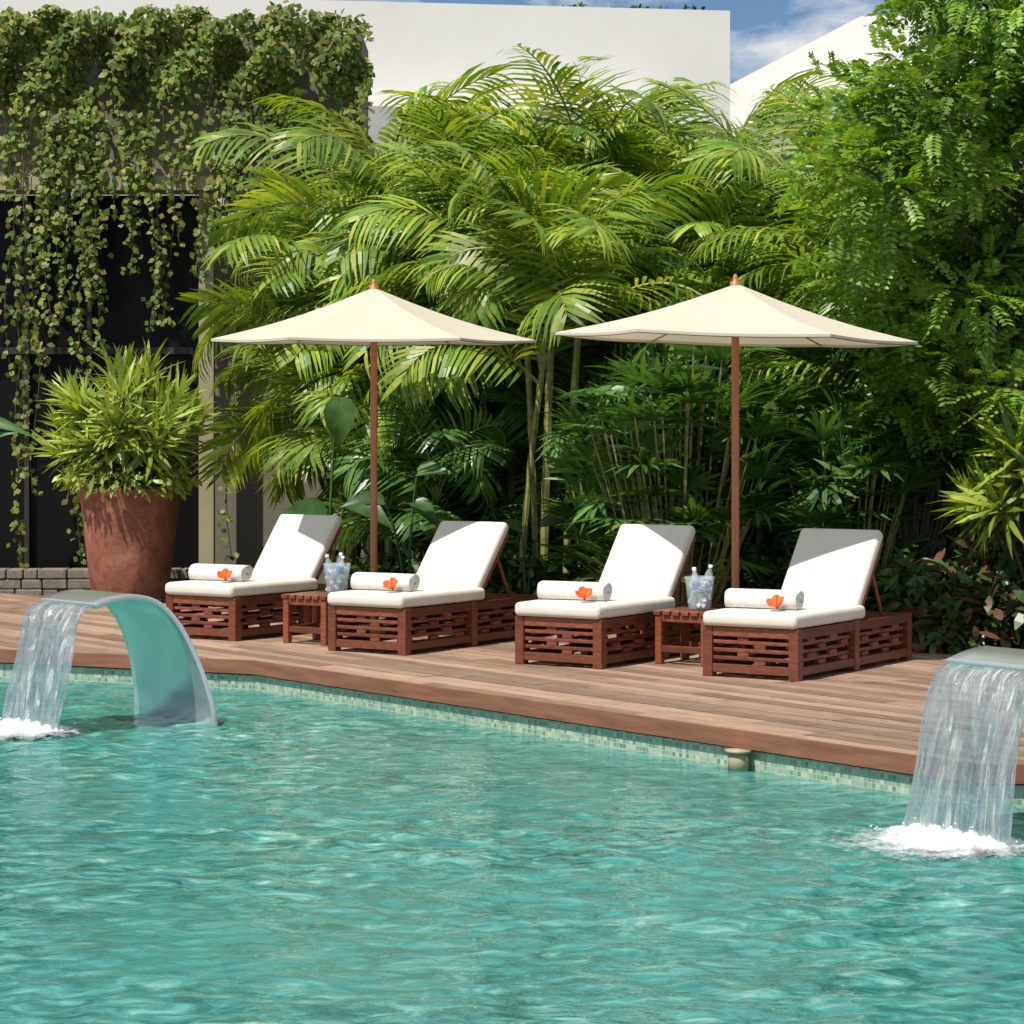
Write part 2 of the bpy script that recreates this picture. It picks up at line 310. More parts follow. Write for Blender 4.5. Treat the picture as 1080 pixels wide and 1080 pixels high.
# ---------------------------------------------------------------- steel fountains
def catmull(pts,m=6):
    pts=np.asarray(pts,float); o=[]
    ext=np.vstack([2*pts[0]-pts[1],pts,2*pts[-1]-pts[-2]])
    for i in range(1,len(ext)-2):
        for t in np.linspace(0,1,m,endpoint=False):
            p0,p1,p2,p3=ext[i-1:i+3]; o.append(.5*((2*p1)+(-p0+p2)*t+(2*p0-5*p1+4*p2-p3)*t*t+(-p0+3*p1-3*p2+p3)*t**3))
    o.append(ext[-2]); return np.array(o)
def fountain(c,Fd,seed):
    Fd=np.array(Fd,float);Fd/=np.linalg.norm(Fd); Wd=np.array([-Fd[1],Fd[0]])
    if Wd[1]>0: Wd=-Wd
    root=empty('waterfall_fountain',(c[0],c[1],0))
    pr=catmull([(-.02,-.7,.95),(0,-.2,.88),(.03,0,.82),(.09,.2,.75),(.19,.40,.69),(.32,.535,.65),(.47,.585,.63),(.62,.58,.62),(.76,.545,.62)],6)
    a=Acc(); K=9; V=[]
    for u,z,w in pr:
        for k in range(K):
            s=(k/(K-1)-.5)*w; p=Fd*u+Wd*s; V.append((p[0],p[1],z))
    q=[(i*K+k,i*K+k+1,(i+1)*K+k+1,(i+1)*K+k) for i in range(len(pr)-1) for k in range(K-1)]
    a.add(V,q); o=a.obj('steel_spout',[M['steel']],True,root)
    md=o.modifiers.new('s','SOLIDIFY'); md.thickness=.035; md.offset=0
    md=o.modifiers.new('b','BEVEL'); md.width=.006; md.segments=2
    rg=np.random.default_rng(seed); K=60; R=46; a=Acc(); V=[]; uv=[]
    fr=rg.random(6)*6.28
    for j in range(R):
        t=(j/(R-1)); tau=t; z=.545-.745*tau**1.6; u=.768+.04*min(1,t*6)+.22*tau
        for k in range(K):
            x=k/(K-1); s=(x-.5)*(.60+.02*t)+.008*math.sin(9*t+fr[0]+x*4)
            d=.012*math.sin(x*46+fr[1]+3*math.sin(t*3+x*9))+.010*math.sin(x*95+fr[2]+5*t)
            d*=min(1,t*3); p=Fd*(u+d)+Wd*s; V.append((p[0],p[1],z)); uv.append((x,t))
    q=[(j*K+k,j*K+k+1,(j+1)*K+k+1,(j+1)*K+k) for j in range(R-1) for k in range(K-1)]
    a.add(V,q); o=a.obj('falling_water',[M['fall']],True,root)
    ul=o.data.uv_layers.new(name='UVMap'); li=np.empty(len(o.data.loops),np.int32); o.data.loops.foreach_get('vertex_index',li); ul.data.foreach_set('uv',np.array(uv)[li].ravel())
    nn=90; V=[];ed=[]
    fc=Fd*1.02
    for j in range(nn):
        for k in range(nn):
            x=(j/(nn-1)*2-1);y=(k/(nn-1)*2-1)
            p=fc+Wd*(x*.60)+Fd*(y*.55+.15); rr=math.hypot(x,y)
            core=math.exp(-((x*.60/.34)**4+((y*.55+.15)/.16)**2))
            h=.05*core*(.5+.5*abs(math.sin(x*17+2*math.sin(y*9)))+.3*rg.random())+.008*rg.random()*(rr<1)
            V.append((p[0],p[1],-.190+h-.03*max(0,rr-.8))); ed.append(max(0,1.0-rr)*.8+core*.6)
    q=[(j*nn+k,j*nn+k+1,(j+1)*nn+k+1,(j+1)*nn+k) for j in range(nn-1) for k in range(nn-1)]
    a=Acc(); a.add(V,q); o=a.obj('splash_foam',[M['foam']],True,root)
    at=o.data.attributes.new('edge','FLOAT','POINT'); at.data.foreach_set('value',np.array(ed,np.float32))
    a=Acc(); N=110
    for i in range(N):
        p=fc+Wd*rg.normal(0,.2)+Fd*rg.normal(0,.08); z=-.19+abs(rg.normal(0,.035)); s=rg.uniform(.002,.006)
        lathe(a,[(.0005,-s),(s*.8,-s*.5),(s*.8,s*.5),(.0005,s)],6,0,(p[0],p[1],z))
    a.obj('droplets',[M['cap']],True,root)
fountain((-2.077,15.2),(-.75,-.66),1)
fountain((2.74,11.22),(-.81,-.58),2)
# ---------------------------------------------------------------- loungers
LA=math.radians(-33)
def local(o,x,y,z=0):
    ca,sa=math.cos(LA),math.sin(LA); return (o[0]+x*ca-y*sa,o[1]+x*sa+y*ca,z)
LW=.68; LL=1.75
def lounger(fl,seed):
    rg=random.Random(seed)
    root=empty('sun_lounger',(fl[0],fl[1],0),LA)
    a=Acc(); h=.325; p=.068
    for x in (0,LW-p):
        for y in (0,LL*.5-p/2,LL-p): box(a,x,x+p,y,y+p,0,h)
    def side(fix0,fix1,lo,hi,axis):
        zs=[(.03,.085),(.112,.136),(.163,.187),(.214,.238),(.262,h-.003)]
        for i,(z0,z1) in enumerate(zs):
            ins=.006 if i in(0,4) else .016
            A,B=fix0+ins,fix1-ins-(.02 if i not in (0,4) else 0)
            if axis=='x': box(a,lo+p,hi-p,A,B,z0,z1)
            else: box(a,A,B,lo+p,hi-p,z0,z1)
        nb=1 if axis=='x' else 5
        span=hi-lo-2*p
        for i,(z0,z1) in enumerate([(.085,.112),(.136,.163),(.187,.214),(.238,.262)]):
            for j in range(nb+1):
                if axis=='x':
                    c=(lo+hi)/2+(-.06 if i%2 else .06)
                    if j: continue
                else: c=lo+p+span*((j+(.5 if i%2 else 0))/nb)
                if c>hi-p-.02: continue
                w=.04 if axis=='x' else .05
                c0=max(lo+p,c-w); c1=min(hi-p,c+w)
                if axis=='x': box(a,c0,c1,fix0+.018,fix1-.018,z0,z1)
                else: box(a,fix0+.018,fix1-.018,c0,c1,z0,z1)
    side(0,p,0,LW,'x'); side(LL-p,LL,0,LW,'x')
    side(0,p,0,LL,'y'); side(LW-p,LW,0,LL,'y')
    for i in range(13):
        y=.07+i*.125; box(a,.03,LW-.03,y,y+.1,h-.045,h-.006)
    o=a.obj('frame',[M['wood']],parent=root); md=o.modifiers.new('b','BEVEL'); md.width=.004; md.segments=2
    rbox('seat_cushion',LW-.01,1.06,.09,M['cushion'],.032,(LW/2,.50,h+.048),(0,0,rg.uniform(-.01,.01)),root,.010)
    ang=math.radians(51+rg.uniform(-2,2)); hy=1.0; hz=h+.03; BL=.60; bw=.60; x0=(LW-bw)/2
    a=Acc(); ca,sa=math.cos(ang),math.sin(ang); R=np.array([[1,0,0],[0,ca,-sa],[0,sa,ca]])
    for x in (x0+.01,LW-x0-.05): box(a,x,x+.04,-.02,BL,-.03,0,0,(R,np.array([0,hy,hz])))
    for i in range(6): box(a,x0+.05,LW-x0-.05,.01+i*.1,.08+i*.1,-.025,-.005,0,(R,np.array([0,hy,hz])))
    top=np.array([0,hy,hz])+R@np.array([0,BL*.72,-.03])
    for x in (.09,LW-.12):
        q=np.array([[x+.015,top[1],top[2]],[x+.015,top[1]+.20,h-.02]]); tube(a,q,.016,4)
    tube(a,[[.08,top[1],top[2]],[LW-.08,top[1],top[2]]],.014,6)
    o=a.obj('backrest_frame',[M['wood']],parent=root); md=o.modifiers.new('b','BEVEL'); md.width=.003
    cc=np.array([LW/2,hy,hz])+R@np.array([0,BL/2+.03,.042])
    rbox('backrest_cushion',bw,BL+.03,.08,M['cushion'],.030,tuple(cc),(ang,0,0),root,.010)
    a=Acc(); L=.50; th=np.linspace(0,2*math.pi*3.6,110); rad=.012+.052*th/th[-1]
    prof=[]
    for t_,r_ in zip(th,rad): prof.append((r_*1.25*math.cos(t_),r_*.92*math.sin(t_)))
    V=[]; K=8
    for (y_,z_) in prof:
        for k in range(K): V.append(((k/(K-1)-.5)*L+.004*math.sin(k*2+y_*60),y_,z_))
    q=[(i*K+k,i*K+k+1,(i+1)*K+k+1,(i+1)*K+k) for i in range(len(prof)-1) for k in range(K-1)]
    a.add(V,q); o=a.obj('rolled_towel',[M['towel']],True); md=o.modifiers.new('s','SOLIDIFY'); md.thickness=.012; md.offset=0
    o.location=local(fl,LW/2-.05,.30,h+.10+.063); o.rotation_euler=(.3,0,LA+math.radians(4)+rg.uniform(-.05,.05))
    a=Acc(); tpl=blade([.15,.7,1.0,.95,.4],-.25,.15)
    az=np.arange(5)*2*math.pi/5+rg.random(); d=np.stack([np.cos(az),np.sin(az),np.full(5,.45)],-1)
    scatter(a,tpl,np.zeros((5,3)),d,np.tile([0,0,1.],(5,1)),.075,.062,0)
    tube(a,[[0,0,0],[.01,0,.04],[.02,.01,.075]],[.005,.004,.006],6,0)
    lathe(a,[(.001,-.02),(.012,-.01),(.010,.01)],8,0)
    o=a.obj('hibiscus_flower',[M['orange']],True); o.location=local(fl,LW*.66,.165,h+.10+.03); o.rotation_euler=(math.radians(35),rg.uniform(-.2,.3),LA+.25)
FLS=[(-2.63,18.72),(-1.315,17.6),(.019,16.62),(1.223,15.82)]
for i,f in enumerate(FLS): lounger(f,i+3)
def table(c):
    root=empty('side_table',(c[0],c[1],0),LA); a=Acc(); s=.20; h=.36
    for x in (-s,s-.05):
        for y in (-s,s-.05): box(a,x,x+.05,y,y+.05,0,h-.03)
    for z in (.08,h-.075):
        for y in (-s+.008,s-.042): box(a,-s+.05,s-.05,y,y+.034,z,z+.045)
        for x in (-s+.008,s-.042): box(a,x,x+.034,-s+.05,s-.05,z,z+.045)
    for i in range(6): box(a,-s-.01+i*.071,-s-.01+i*.071+.058,-s-.01,s+.01,h-.03,h)
    o=a.obj('slatted_frame',[M['wood']],parent=root); md=o.modifiers.new('b','BEVEL'); md.width=.004
def bucket(c,z,seed):
    rg=random.Random(seed); root=empty('ice_bucket',(c[0],c[1],z)); a=Acc()
    lathe(a,[(.001,.002),(.072,.002),(.078,.02),(.098,.20),(.106,.225),(.102,.226),(.094,.20),(.074,.022),(.001,.012)],28); a.obj('acrylic_bucket',[M['acryl']],True,root)
    a=Acc()
    for i in range(60):
        rr=.07*math.sqrt(rg.random());t_=rg.random()*6.28; m=np.array(Matrix.Rotation(rg.random()*3,3,Vector((rg.random(),rg.random(),1)).normalized())); s=.014
        box(a,-s,s,-s,s,-s,s,0,(m,np.array([rr*math.cos(t_),rr*math.sin(t_),.03+rg.random()*.16])))
    a.obj('ice_cubes',[M['ice']],False,root)
    for i in range(3):
        a=Acc(); pr=[(.001,0),(.027,0),(.029,.01),(.029,.12),(.024,.15),(.012,.175),(.012,.185)]
        lathe(a,pr,16,0); lathe(a,[(.0295,.05),(.0295,.10)],16,1); lathe(a,[(.014,.185),(.014,.205),(.001,.206)],12,2)
        o=a.obj('water_bottle',[M['acryl'],M['blue'],M['cap']],True,root); t_=i*2.1+seed; o.location=(.035*math.cos(t_),.035*math.sin(t_),.075+.015*i); o.rotation_euler=(.2*math.sin(-t_),.2*math.cos(t_),0)
T1=(-1.42,18.3);T2=(1.24,16.7)
table(T1);table(T2); bucket((T1[0]+.12,T1[1]),.36,1); bucket((T2[0]+.03,T2[1]-.02),.36,2)
# ---------------------------------------------------------------- umbrellas
def umbrella(x,y,R,zr,za,tilt,rot):
    root=empty('patio_umbrella',(x,y,0)); a=Acc(); K=6; m=10; rows=9
    top=empty('canopy_pivot',(0,0,zr)); top.parent=root; top.rotation_euler=tilt
    hgt=za-zr
    def surf(th,t):
        sec=(th-rot)/(2*math.pi/K); fr=sec-math.floor(sec); 
        rad=math.cos(math.pi/K)/math.cos((fr-.5)*2*math.pi/K)
        sag=(1-(2*fr-1)**2)
        r_=R*t*rad*(1-.015*sag*t)
        z=hgt*(1-t)-.035*math.sin(math.pi*t)-.022*sag*math.sin(math.pi*min(t,1)*.8)*t
        return (r_*math.cos(th),r_*math.sin(th),z)
    V=[];N=K*m
    for i in range(rows+1):
        t=max(.02,i/rows)
        for j in range(N): V.append(surf(rot+j*2*math.pi/N,t))
    for j in range(N):
        x_,y_,z_=surf(rot+j*2*math.pi/N,1); V.append((x_*1.0,y_*1.0,z_-.02))
    q=[(i*N+j,i*N+(j+1)%N,(i+1)*N+(j+1)%N,(i+1)*N+j) for i in range(rows+1) for j in range(N)]
    a.add(V,q); a.obj('canopy',[M['canopy']],False,top)
    a=Acc()
    rim=[surf(rot+j*2*math.pi/N,1.001) for j in range(N+1)]; tube(a,np.array(rim)+np.array([0,0,-.021]),.003,4)
    a.obj('canopy_trim',[M['trim']],False,top)
    a=Acc()
    for k in range(K):
        th=rot+k*2*math.pi/K; tube(a,[np.array(surf(th,t))*np.array([1,1,1])-np.array([0,0,.014]) for t in np.linspace(.03,.985,6)],.006,4)
        s=np.array(surf(th,.42))-np.array([0,0,.02]); tube(a,[s,[.03*math.cos(th),.03*math.sin(th),.06]],.006,4)
    a.obj('ribs',[M['polewood']],False,top)
    a=Acc(); lathe(a,[(.027,0),(.027,za-.01),(.001,za)],16)
    lathe(a,[(.038,zr+.03),(.038,zr+.09),(.023,zr+.10)],16); lathe(a,[(.04,za-.05),(.036,za+.012),(.016,za+.02),(.019,za+.04),(.012,za+.06),(.001,za+.066)],16)
    a.obj('pole',[M['polewood']],True,root)
    a=Acc(); lathe(a,[(.001,0),(.25,0),(.25,.05),(.23,.06),(.04,.065),(.035,.25),(.028,.25)],24); a.obj('base',[M['dark']],False,root)
umbrella(-1.062,18.95,1.245,2.27,2.67,(math.radians(1.2),math.radians(.2),0),.06)
umbrella(1.545,17.05,1.25,2.22,2.59,(math.radians(.3),math.radians(1.7),0),-.1)
# ---------------------------------------------------------------- buildings
def prism(name,pts,z0,z1,mat,parent=None):
    a=bmesh.new(); b=[a.verts.new((x,y,z0)) for x,y in pts]; t_=[a.verts.new((x,y,z1)) for x,y in pts]
    a.faces.new(b[::-1]); a.faces.new(t_)
    for i in range(len(pts)): j=(i+1)%len(pts); a.faces.new((b[i],b[j],t_[j],t_[i]))
    bmesh.ops.recalc_face_normals(a,faces=a.faces[:]); me=bpy.data.meshes.new(name); a.to_mesh(me); a.free(); me.materials.append(mat); return link(bpy.data.objects.new(name,me),parent)
wb=empty('white_building')
prism('main_volume',[(2.83,32),(-20,28.5),(-20,45),(2.83,45)],-.1,7.0,M['white'],wb)
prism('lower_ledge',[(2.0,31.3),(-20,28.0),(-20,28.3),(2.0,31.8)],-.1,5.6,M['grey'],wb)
def profile(name,pts,y0,y1,mat,parent=None):
    a=bmesh.new(); f=[a.verts.new((x,y0,z)) for x,z in pts]; b=[a.verts.new((x,y1,z)) for x,z in pts]
    a.faces.new(f); a.faces.new(b[::-1])
    for i in range(len(pts)): j=(i+1)%len(pts); a.faces.new((f[j],f[i],b[i],b[j]))
    bmesh.ops.recalc_face_normals(a,faces=a.faces[:]); me=bpy.data.meshes.new(name); a.to_mesh(me); a.free(); me.materials.append(mat); return link(bpy.data.objects.new(name,me),parent)
w2=empty('white_villa')
def xz(px,py,D=37): p=P(px,py,D); return (p[0],p[2])
profile('parapet_volume',[xz(740,100),xz(772,88),xz(908,17),xz(1200,14),(xz(1200,14)[0],-.1),(xz(740,0)[0],-.1)],37,44,M['white'],w2)
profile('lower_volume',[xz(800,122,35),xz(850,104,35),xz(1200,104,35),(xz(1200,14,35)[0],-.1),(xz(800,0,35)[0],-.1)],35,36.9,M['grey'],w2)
pv=empty('glass_pavilion')
a=Acc(); box(a,-12,-3.24,25.6,25.7,-.1,4.0,0); a.obj('dark_glazing',[M['glass']],parent=pv)
a=Acc()
for x in (-11,-9.8,-8.6,-7.4,-6.2,-5.05,-4.4): box(a,x,x+.05,25.52,25.597,-.1,3.98)
box(a,-12,-3.3,25.5,25.598,-.1,.12); box(a,-12,-3.3,25.48,25.59,2.35,2.42)
a.obj('glazing_frame',[M['dark']],parent=pv)
a=Acc(); box(a,-12,-2.2,25.0,25.5,4.0,4.14); box(a,-3.19,-3.04,25.1,25.25,-.1,3.998); a.obj('beam_and_column',[M['beige']],parent=pv)
a=Acc(); box(a,-12,-1.55,25.45,26.6,4.142,5.65); a.obj('upper_wall',[M['taupe']],parent=pv)
a=Acc(); box(a,-3.23,9,25.62,25.8,-.1,3.75); a.obj('garden_wall',[M['taupe']])
a=Acc(); r=random.Random(9)
for row in range(3):
    x=-6+row*.07
    while x<-2.6:
        w=.12+r.random()*.22; box(a,x,x+w-.012,24.28+r.random()*.02,24.55,-.1+.1*row,-.008+.1*row+r.random()*.004); x+=w
o=a.obj('stone_kerb',[M['stone']]); md=o.modifiers.new('b','BEVEL'); md.width=.012; md.segments=2
# ---------------------------------------------------------------- foliage templates
T_LF=blade([.4,1,.75,.08],.45)
T_BL=blade([.5,1,.9,.08],.30)
T_ST=blade([.6,1,.8,.06],.14)
T_OV=blade([.2,1,.15],.15)
T_OV4=blade([.25,.9,1,.15],.2)
def frond(acc,base,az,el,L,droop,nl,ll,lw,rg,mat=0,cmat=1,stiff=.3):
    t_=np.linspace(0,1,14); ang=el-droop*t_**1.4; st=L/13
    hx=np.concatenate([[0],np.cumsum(np.cos(ang[:-1])*st)]); hz=np.concatenate([[0],np.cumsum(np.sin(ang[:-1])*st)])
    azs=az+rg.normal(0,.15)*t_
    pts=np.stack([base[0]+hx*np.cos(azs),base[1]+hx*np.sin(azs),base[2]+hz],-1)
    tube(acc,pts,np.linspace(.018,.005,14),3,cmat)
    tt=np.linspace(.16,.995,nl); Pp=np.stack([np.interp(tt,t_,pts[:,i]) for i in range(3)],-1)
    T=nrm(np.gradient(pts,axis=0)); T=nrm(np.stack([np.interp(tt,t_,T[:,i]) for i in range(3)],-1))
    roll=rg.normal(0,.45)
    S0=np.array([-math.sin(az),math.cos(az),0]); S=np.tile(S0,(nl,1)); U=nrm(np.cross(T,S))
    S,U=S*math.cos(roll)+U*math.sin(roll),U*math.cos(roll)-S*math.sin(roll)
    prof=np.sin(np.pi*(.22+.66*((tt-.16)/.84)))**.8
    for sd in (-1,1):
        a_=np.radians(64-34*(tt-.2)/.8)+rg.normal(0,.04,nl); vv=stiff+rg.normal(0,.06,nl)
        d=T*np.cos(a_)[:,None]+sd*S*(np.sin(a_)*np.cos(vv))[:,None]+U*(np.sin(a_)*np.sin(vv))[:,None]
        d[:,2]-=.15
        Z=U*np.cos(vv)[:,None]-sd*S*np.sin(vv)[:,None]
        scatter(acc,T_LF,Pp+rg.normal(0,.004,(nl,3)),d,Z,ll*prof*rg.uniform(.92,1.06,nl),lw*rg.uniform(.85,1.1,nl),mat)
def palm_mesh(name,seed,ncane,hmin,hmax,L,lean=.25,nf=(6,9),mats=('palm','cane'),spread=.35,elmin=44):
    rg=np.random.default_rng(seed); acc=Acc()
    for c in range(ncane):
        b=np.array([rg.normal(0,spread),rg.normal(0,spread*.6),-.1]); h=rg.uniform(hmin,hmax)
        la=rg.uniform(0,6.28); k=lean*h*rg.uniform(.2,1); tp=b+np.array([math.cos(la)*k,math.sin(la)*k,h])
        s=np.linspace(0,1,20)[:,None]; pts=b+(tp-b)*s; pts[:,2]=(b[2]+h*s[:,0]); pts[:,:2]=b[:2]+(tp-b)[:2]*(s**1.6)
        rad=np.full(20,rg.uniform(.026,.04)); rad[::3]*=1.15
        tube(acc,pts,rad,7,1)
        n_=rg.integers(*nf)
        for f in range(n_):
            az=f*2.4+rg.normal(0,.3); q_=f/n_
            el=math.radians(86-elmin*q_+rg.normal(0,6)); dr=1.25+1.1*q_+rg.normal(0,.15)
            frond(acc,pts[-1]+np.array([0,0,-.15*q_]),az,el,L*rg.uniform(.8,1.1),dr,int(22*L/1.6),.64*rg.uniform(.85,1.1),.044,rg)
    return acc.mesh(name,[M[m] for m in mats])
PM=[palm_mesh('areca_a',1,4,1.9,3.0,2.0),palm_mesh('areca_b',2,4,1.2,2.6,1.9),palm_mesh('areca_c',3,4,2.2,3.2,2.1),
    palm_mesh('areca_d',4,5,.8,2.0,1.6),palm_mesh('areca_e',5,4,1.6,2.9,1.9,mats=('palm_dark','cane')),palm_mesh('areca_f',6,5,.5,1.6,1.4,mats=('palm_dark','cane')),
    palm_mesh('areca_g',7,4,2.2,2.9,1.7,lean=.1,spread=.22,elmin=40)]
def place(name,me,px,D,s=1,rz=None,z=0):
    o=bpy.data.objects.new(name,me); o.location=((px-540)*D/F,D,z); o.scale=(s,s,s); o.rotation_euler=(0,0,random.uniform(0,6.28) if rz is None else rz); return link(o)
for px,D,k,s in [(435,22.6,0,1.0),(500,23.2,2,1.02),(585,22.8,0,1.02),(670,23.6,2,1.02),(745,22.8,2,1.0),(870,22.6,2,1.0),(940,22.2,4,1.0),
                 (408,23.4,1,1.03),(460,22,1,1.0),(545,22.2,6,1.0),(630,22.2,4,1.0),(705,21.8,1,1.0),(790,22.2,1,1.05),(860,21.6,1,1.0),
                 (385,22.8,3,.93),(480,21.8,5,.8),(570,20.9,6,.93),(640,21.8,5,.9),(910,20.6,3,1.0),(980,20.4,1,1.0),(1060,20.2,4,1.0),
                 (470,24.2,2,1.08),(550,24.3,2,1.06),(640,24.5,2,1.12),(720,24.6,0,1.18),(820,24.4,2,1.08)]:
    place('areca_palm',PM[k],px,D,s)
def leaf_cloud(acc,cen,rad,N,L,W,rg,tpl=T_OV4,mat=0,out=.6,droop=.3):
    d=nrm(rg.normal(0,1,(N,3))); rr=rg.random(N)**.45
    pos=cen+d*rr[:,None]*np.array(rad); dirn=nrm(d*out+rg.normal(0,.6,(N,3))+np.array([0,0,-droop])); Z=nrm(rg.normal(0,.5,(N,3))+np.array([0,-.3,1.]))
    scatter(acc,tpl,pos,dirn,Z,L*rg.uniform(.6,1.2,N),W*rg.uniform(.7,1.2,N),mat)
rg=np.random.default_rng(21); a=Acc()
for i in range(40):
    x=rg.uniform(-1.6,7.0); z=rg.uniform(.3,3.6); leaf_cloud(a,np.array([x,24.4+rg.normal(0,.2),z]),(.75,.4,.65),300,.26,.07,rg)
a.obj('dark_leaf_fill',[M['dark_leaf_fill']])  # dark leaf backdrop added so the gaps between palms look shaded
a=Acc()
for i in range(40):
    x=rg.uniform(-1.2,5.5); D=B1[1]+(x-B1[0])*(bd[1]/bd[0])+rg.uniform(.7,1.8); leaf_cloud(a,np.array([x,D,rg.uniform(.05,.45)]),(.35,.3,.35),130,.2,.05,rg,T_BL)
a.obj('understory_foliage',[M['dark_leaf_fill']])
def fan_bush(name,cx,cy,H,Rx,nst,mat,seed,bl=.40,bw=.046,z0=.2):
    rg=np.random.default_rng(seed); acc=Acc()
    for i in range(nst):
        th=rg.uniform(0,6.28); rr=math.sqrt(rg.random()); top=np.array([Rx*rr*math.cos(th),Rx*.8*rr*math.sin(th),z0+(H-z0)*rg.random()**.8*(1-.25*rr**2)])
        b=np.array([top[0]*.35,top[1]*.35,-.1]); mid=(b+top)/2+np.array([0,0,.15]); s=np.linspace(0,1,6)[:,None]
        tube(acc,(1-s)**2*b+2*s*(1-s)*mid+s*s*top,.008,3,1)
        out=nrm(np.array([top[0],top[1]-.25,.35+rg.normal(0,.3)])+rg.normal(0,.25,3)); nb=rg.integers(8,12)
        side=nrm(np.cross(out,[0,0,1.])); up=np.cross(side,out)
        an=np.linspace(-1.5,1.5,nb)+rg.normal(0,.06,nb)
        d=out*np.cos(an)[:,None]+side*np.sin(an)[:,None]+up*.25
        scatter(acc,T_BL,np.tile(top,(nb,1)),d,np.tile(up,(nb,1))+rg.normal(0,.15,(nb,3)),bl*rg.uniform(.8,1.15,nb)*(1-.15*np.abs(an)/1.5),bw,0)
    o=acc.obj(name,[M[mat],M['cane']]); o.location=(cx,cy,0); return o
fan_bush('lady_palm',(715-540)*19.2/F,19.3,2.4,.84,210,'palm_dark',31)
fan_bush('lady_palm',(645-540)*20.4/F,20.4,1.8,.5,90,'palm_dark',32)
fan_bush('lady_palm',(805-540)*20/F,20.0,1.9,.6,110,'palm_dark',33)
fan_bush('lady_palm',(900-540)*19.0/F,19.2,1.7,.55,110,'palm_dark',34)
def rosettes(acc,cen,rad,nr,nb,L,W,rg,mat=0,stem=1,base=None,hemi=True,tpl=T_BL,up=.5):
    for i in range(nr):
        d=nrm(rg.normal(0,1,3)); 
        if hemi: d[2]=abs(d[2])*1.0-.15
        d=nrm(d); rr=rg.uniform(.55,1.0); c=cen+d*np.array(rad)*rr
        if base is not None:
            s=np.linspace(0,1,5)[:,None]; tube(acc,base*(1-s)+c*s+np.array([0,0,.08])*s*(1-s)*4,.010,4,stem)
        ax=nrm(d+np.array([0,0,up])); u=nrm(np.cross(ax,[.3,.9,.1])); v_=np.cross(ax,u)
        th=np.arange(nb)*2.4+rg.random(); f=np.linspace(.1,1,nb); a_=f*1.6
        dd=ax*np.cos(a_)[:,None]+(u*np.cos(th)[:,None]+v_*np.sin(th)[:,None])*np.sin(a_)[:,None]
        pos=c-ax*(f*.12)[:,None]
        scatter(acc,tpl,pos,dd,np.tile(ax,(nb,1)),L*rg.uniform(.8,1.15,nb),W,mat)
rg=np.random.default_rng(5)
PC=np.array([-3.565,23.0])
a=Acc(); rosettes(a,np.array([0,0,1.43]),(.70,.55,.76),64,20,.38,.045,rg,0,1,np.array([0,0,.95]),tpl=T_ST,up=.6)
leaf_cloud(a,np.array([0,-.12,1.12]),(.66,.5,.20),1100,.11,.05,rg,T_OV,0)
o=a.obj('song_of_india_plant',[M['lime'],M['bark']]); o.location=(PC[0],PC[1],0)
a=Acc(); lathe(a,[(.001,0),(.34,0),(.355,.02),(.40,.4),(.455,.9),(.475,.985),(.482,1.02),(.475,1.03),(.435,1.03),(.43,1.0),(.42,.93),(.001,.93)],48); 
o=a.obj('terracotta_planter',[M['pot']],True); o.location=(PC[0],PC[1],0); md=o.modifiers.new('e','EDGE_SPLIT'); md.split_angle=.7
a=Acc(); rosettes(a,np.array([0,0,1.05]),(.5,.45,.65),36,24,.42,.045,rg,0,1,np.array([0,0,0]))
o=a.obj('dracaena_plant',[M['palm'],M['bark']]); o.location=(3.85,17.9,0)
a=Acc(); rosettes(a,np.array([0,0,1.2]),(.5,.5,.7),36,24,.42,.045,rg,0,1,np.array([0,0,0]))
o=a.obj('dracaena_plant',[M['palm_dark'],M['bark']]); o.location=(3.1,19.3,0)
a=Acc()
for px,py,D in [(985,660,17.9),(1010,630,18.1),(1045,650,17.7),(1075,640,17.9),(965,630,18.6),(1000,680,17.6),(1050,600,18.4),(1110,650,17.6),(925,640,19)]:
    leaf_cloud(a,P(px,py,D),(.3,.26,.28),230,.17,.065,rg,T_OV4)
    tube(a,[P(px,py,D)*np.array([1,1,0])+np.array([0,0,-.1]),P(px,py,D)],.012,5,1)
a.obj('croton_shrub',[M['croton'],M['bark']])
T_EAR=blade([.45,.85,1,.97,.8,.55,.28,.03],.4,.3)
def bigleaf(name,base,tips,L,W,seed):
    rg=np.random.default_rng(seed); acc=Acc()
    for tp_,dr in tips:
        tp_=np.array(tp_,float); s=np.linspace(0,1,8)[:,None]; mid=np.array([(base[0]*.7+tp_[0]*.3),(base[1]*.7+tp_[1]*.3),tp_[2]*.75]); tube(acc,(1-s)**2*base+2*s*(1-s)*mid+s*s*tp_,np.linspace(.016,.007,8),6,0)
        scatter(acc,T_EAR,tp_[None],np.array([dr],float),np.array([[.1,-.7,.7]]),L*rg.uniform(.85,1.1),W,0)
    acc.obj(name,[M['bigleaf']],True)
D=20.7
bigleaf('elephant_ear_plant',P(430,600,D)*np.array([1,1,0]),[(P(440,500,D),(.6,-.4,.2)),(P(405,530,D),(-.8,-.4,.15)),(P(436,530,D),(.7,-.5,-.4))],.32,.18,1)
bigleaf('elephant_ear_plant',P(345,620,21.0)*np.array([1,1,0]),[(P(357,420,21.0),(.05,-.2,-.95)),(P(345,545,21.2),(-.5,-.4,.2)),(P(365,530,21.2),(.6,-.5,-.1))],.46,.27,2)
bigleaf('elephant_ear_plant',P(555,610,20.3)*np.array([1,1,0]),[(P(550,560,20.3),(-.6,-.4,.4)),(P(570,555,20.3),(.6,-.4,.3))],.26,.13,3)
bigleaf('banana_plant',P(-45,620,22)*np.array([1,1,0]),[(P(-30,450,22),(.9,-.3,.1)),(P(-35,480,22),(.7,-.5,.6))],.5,.16,4)
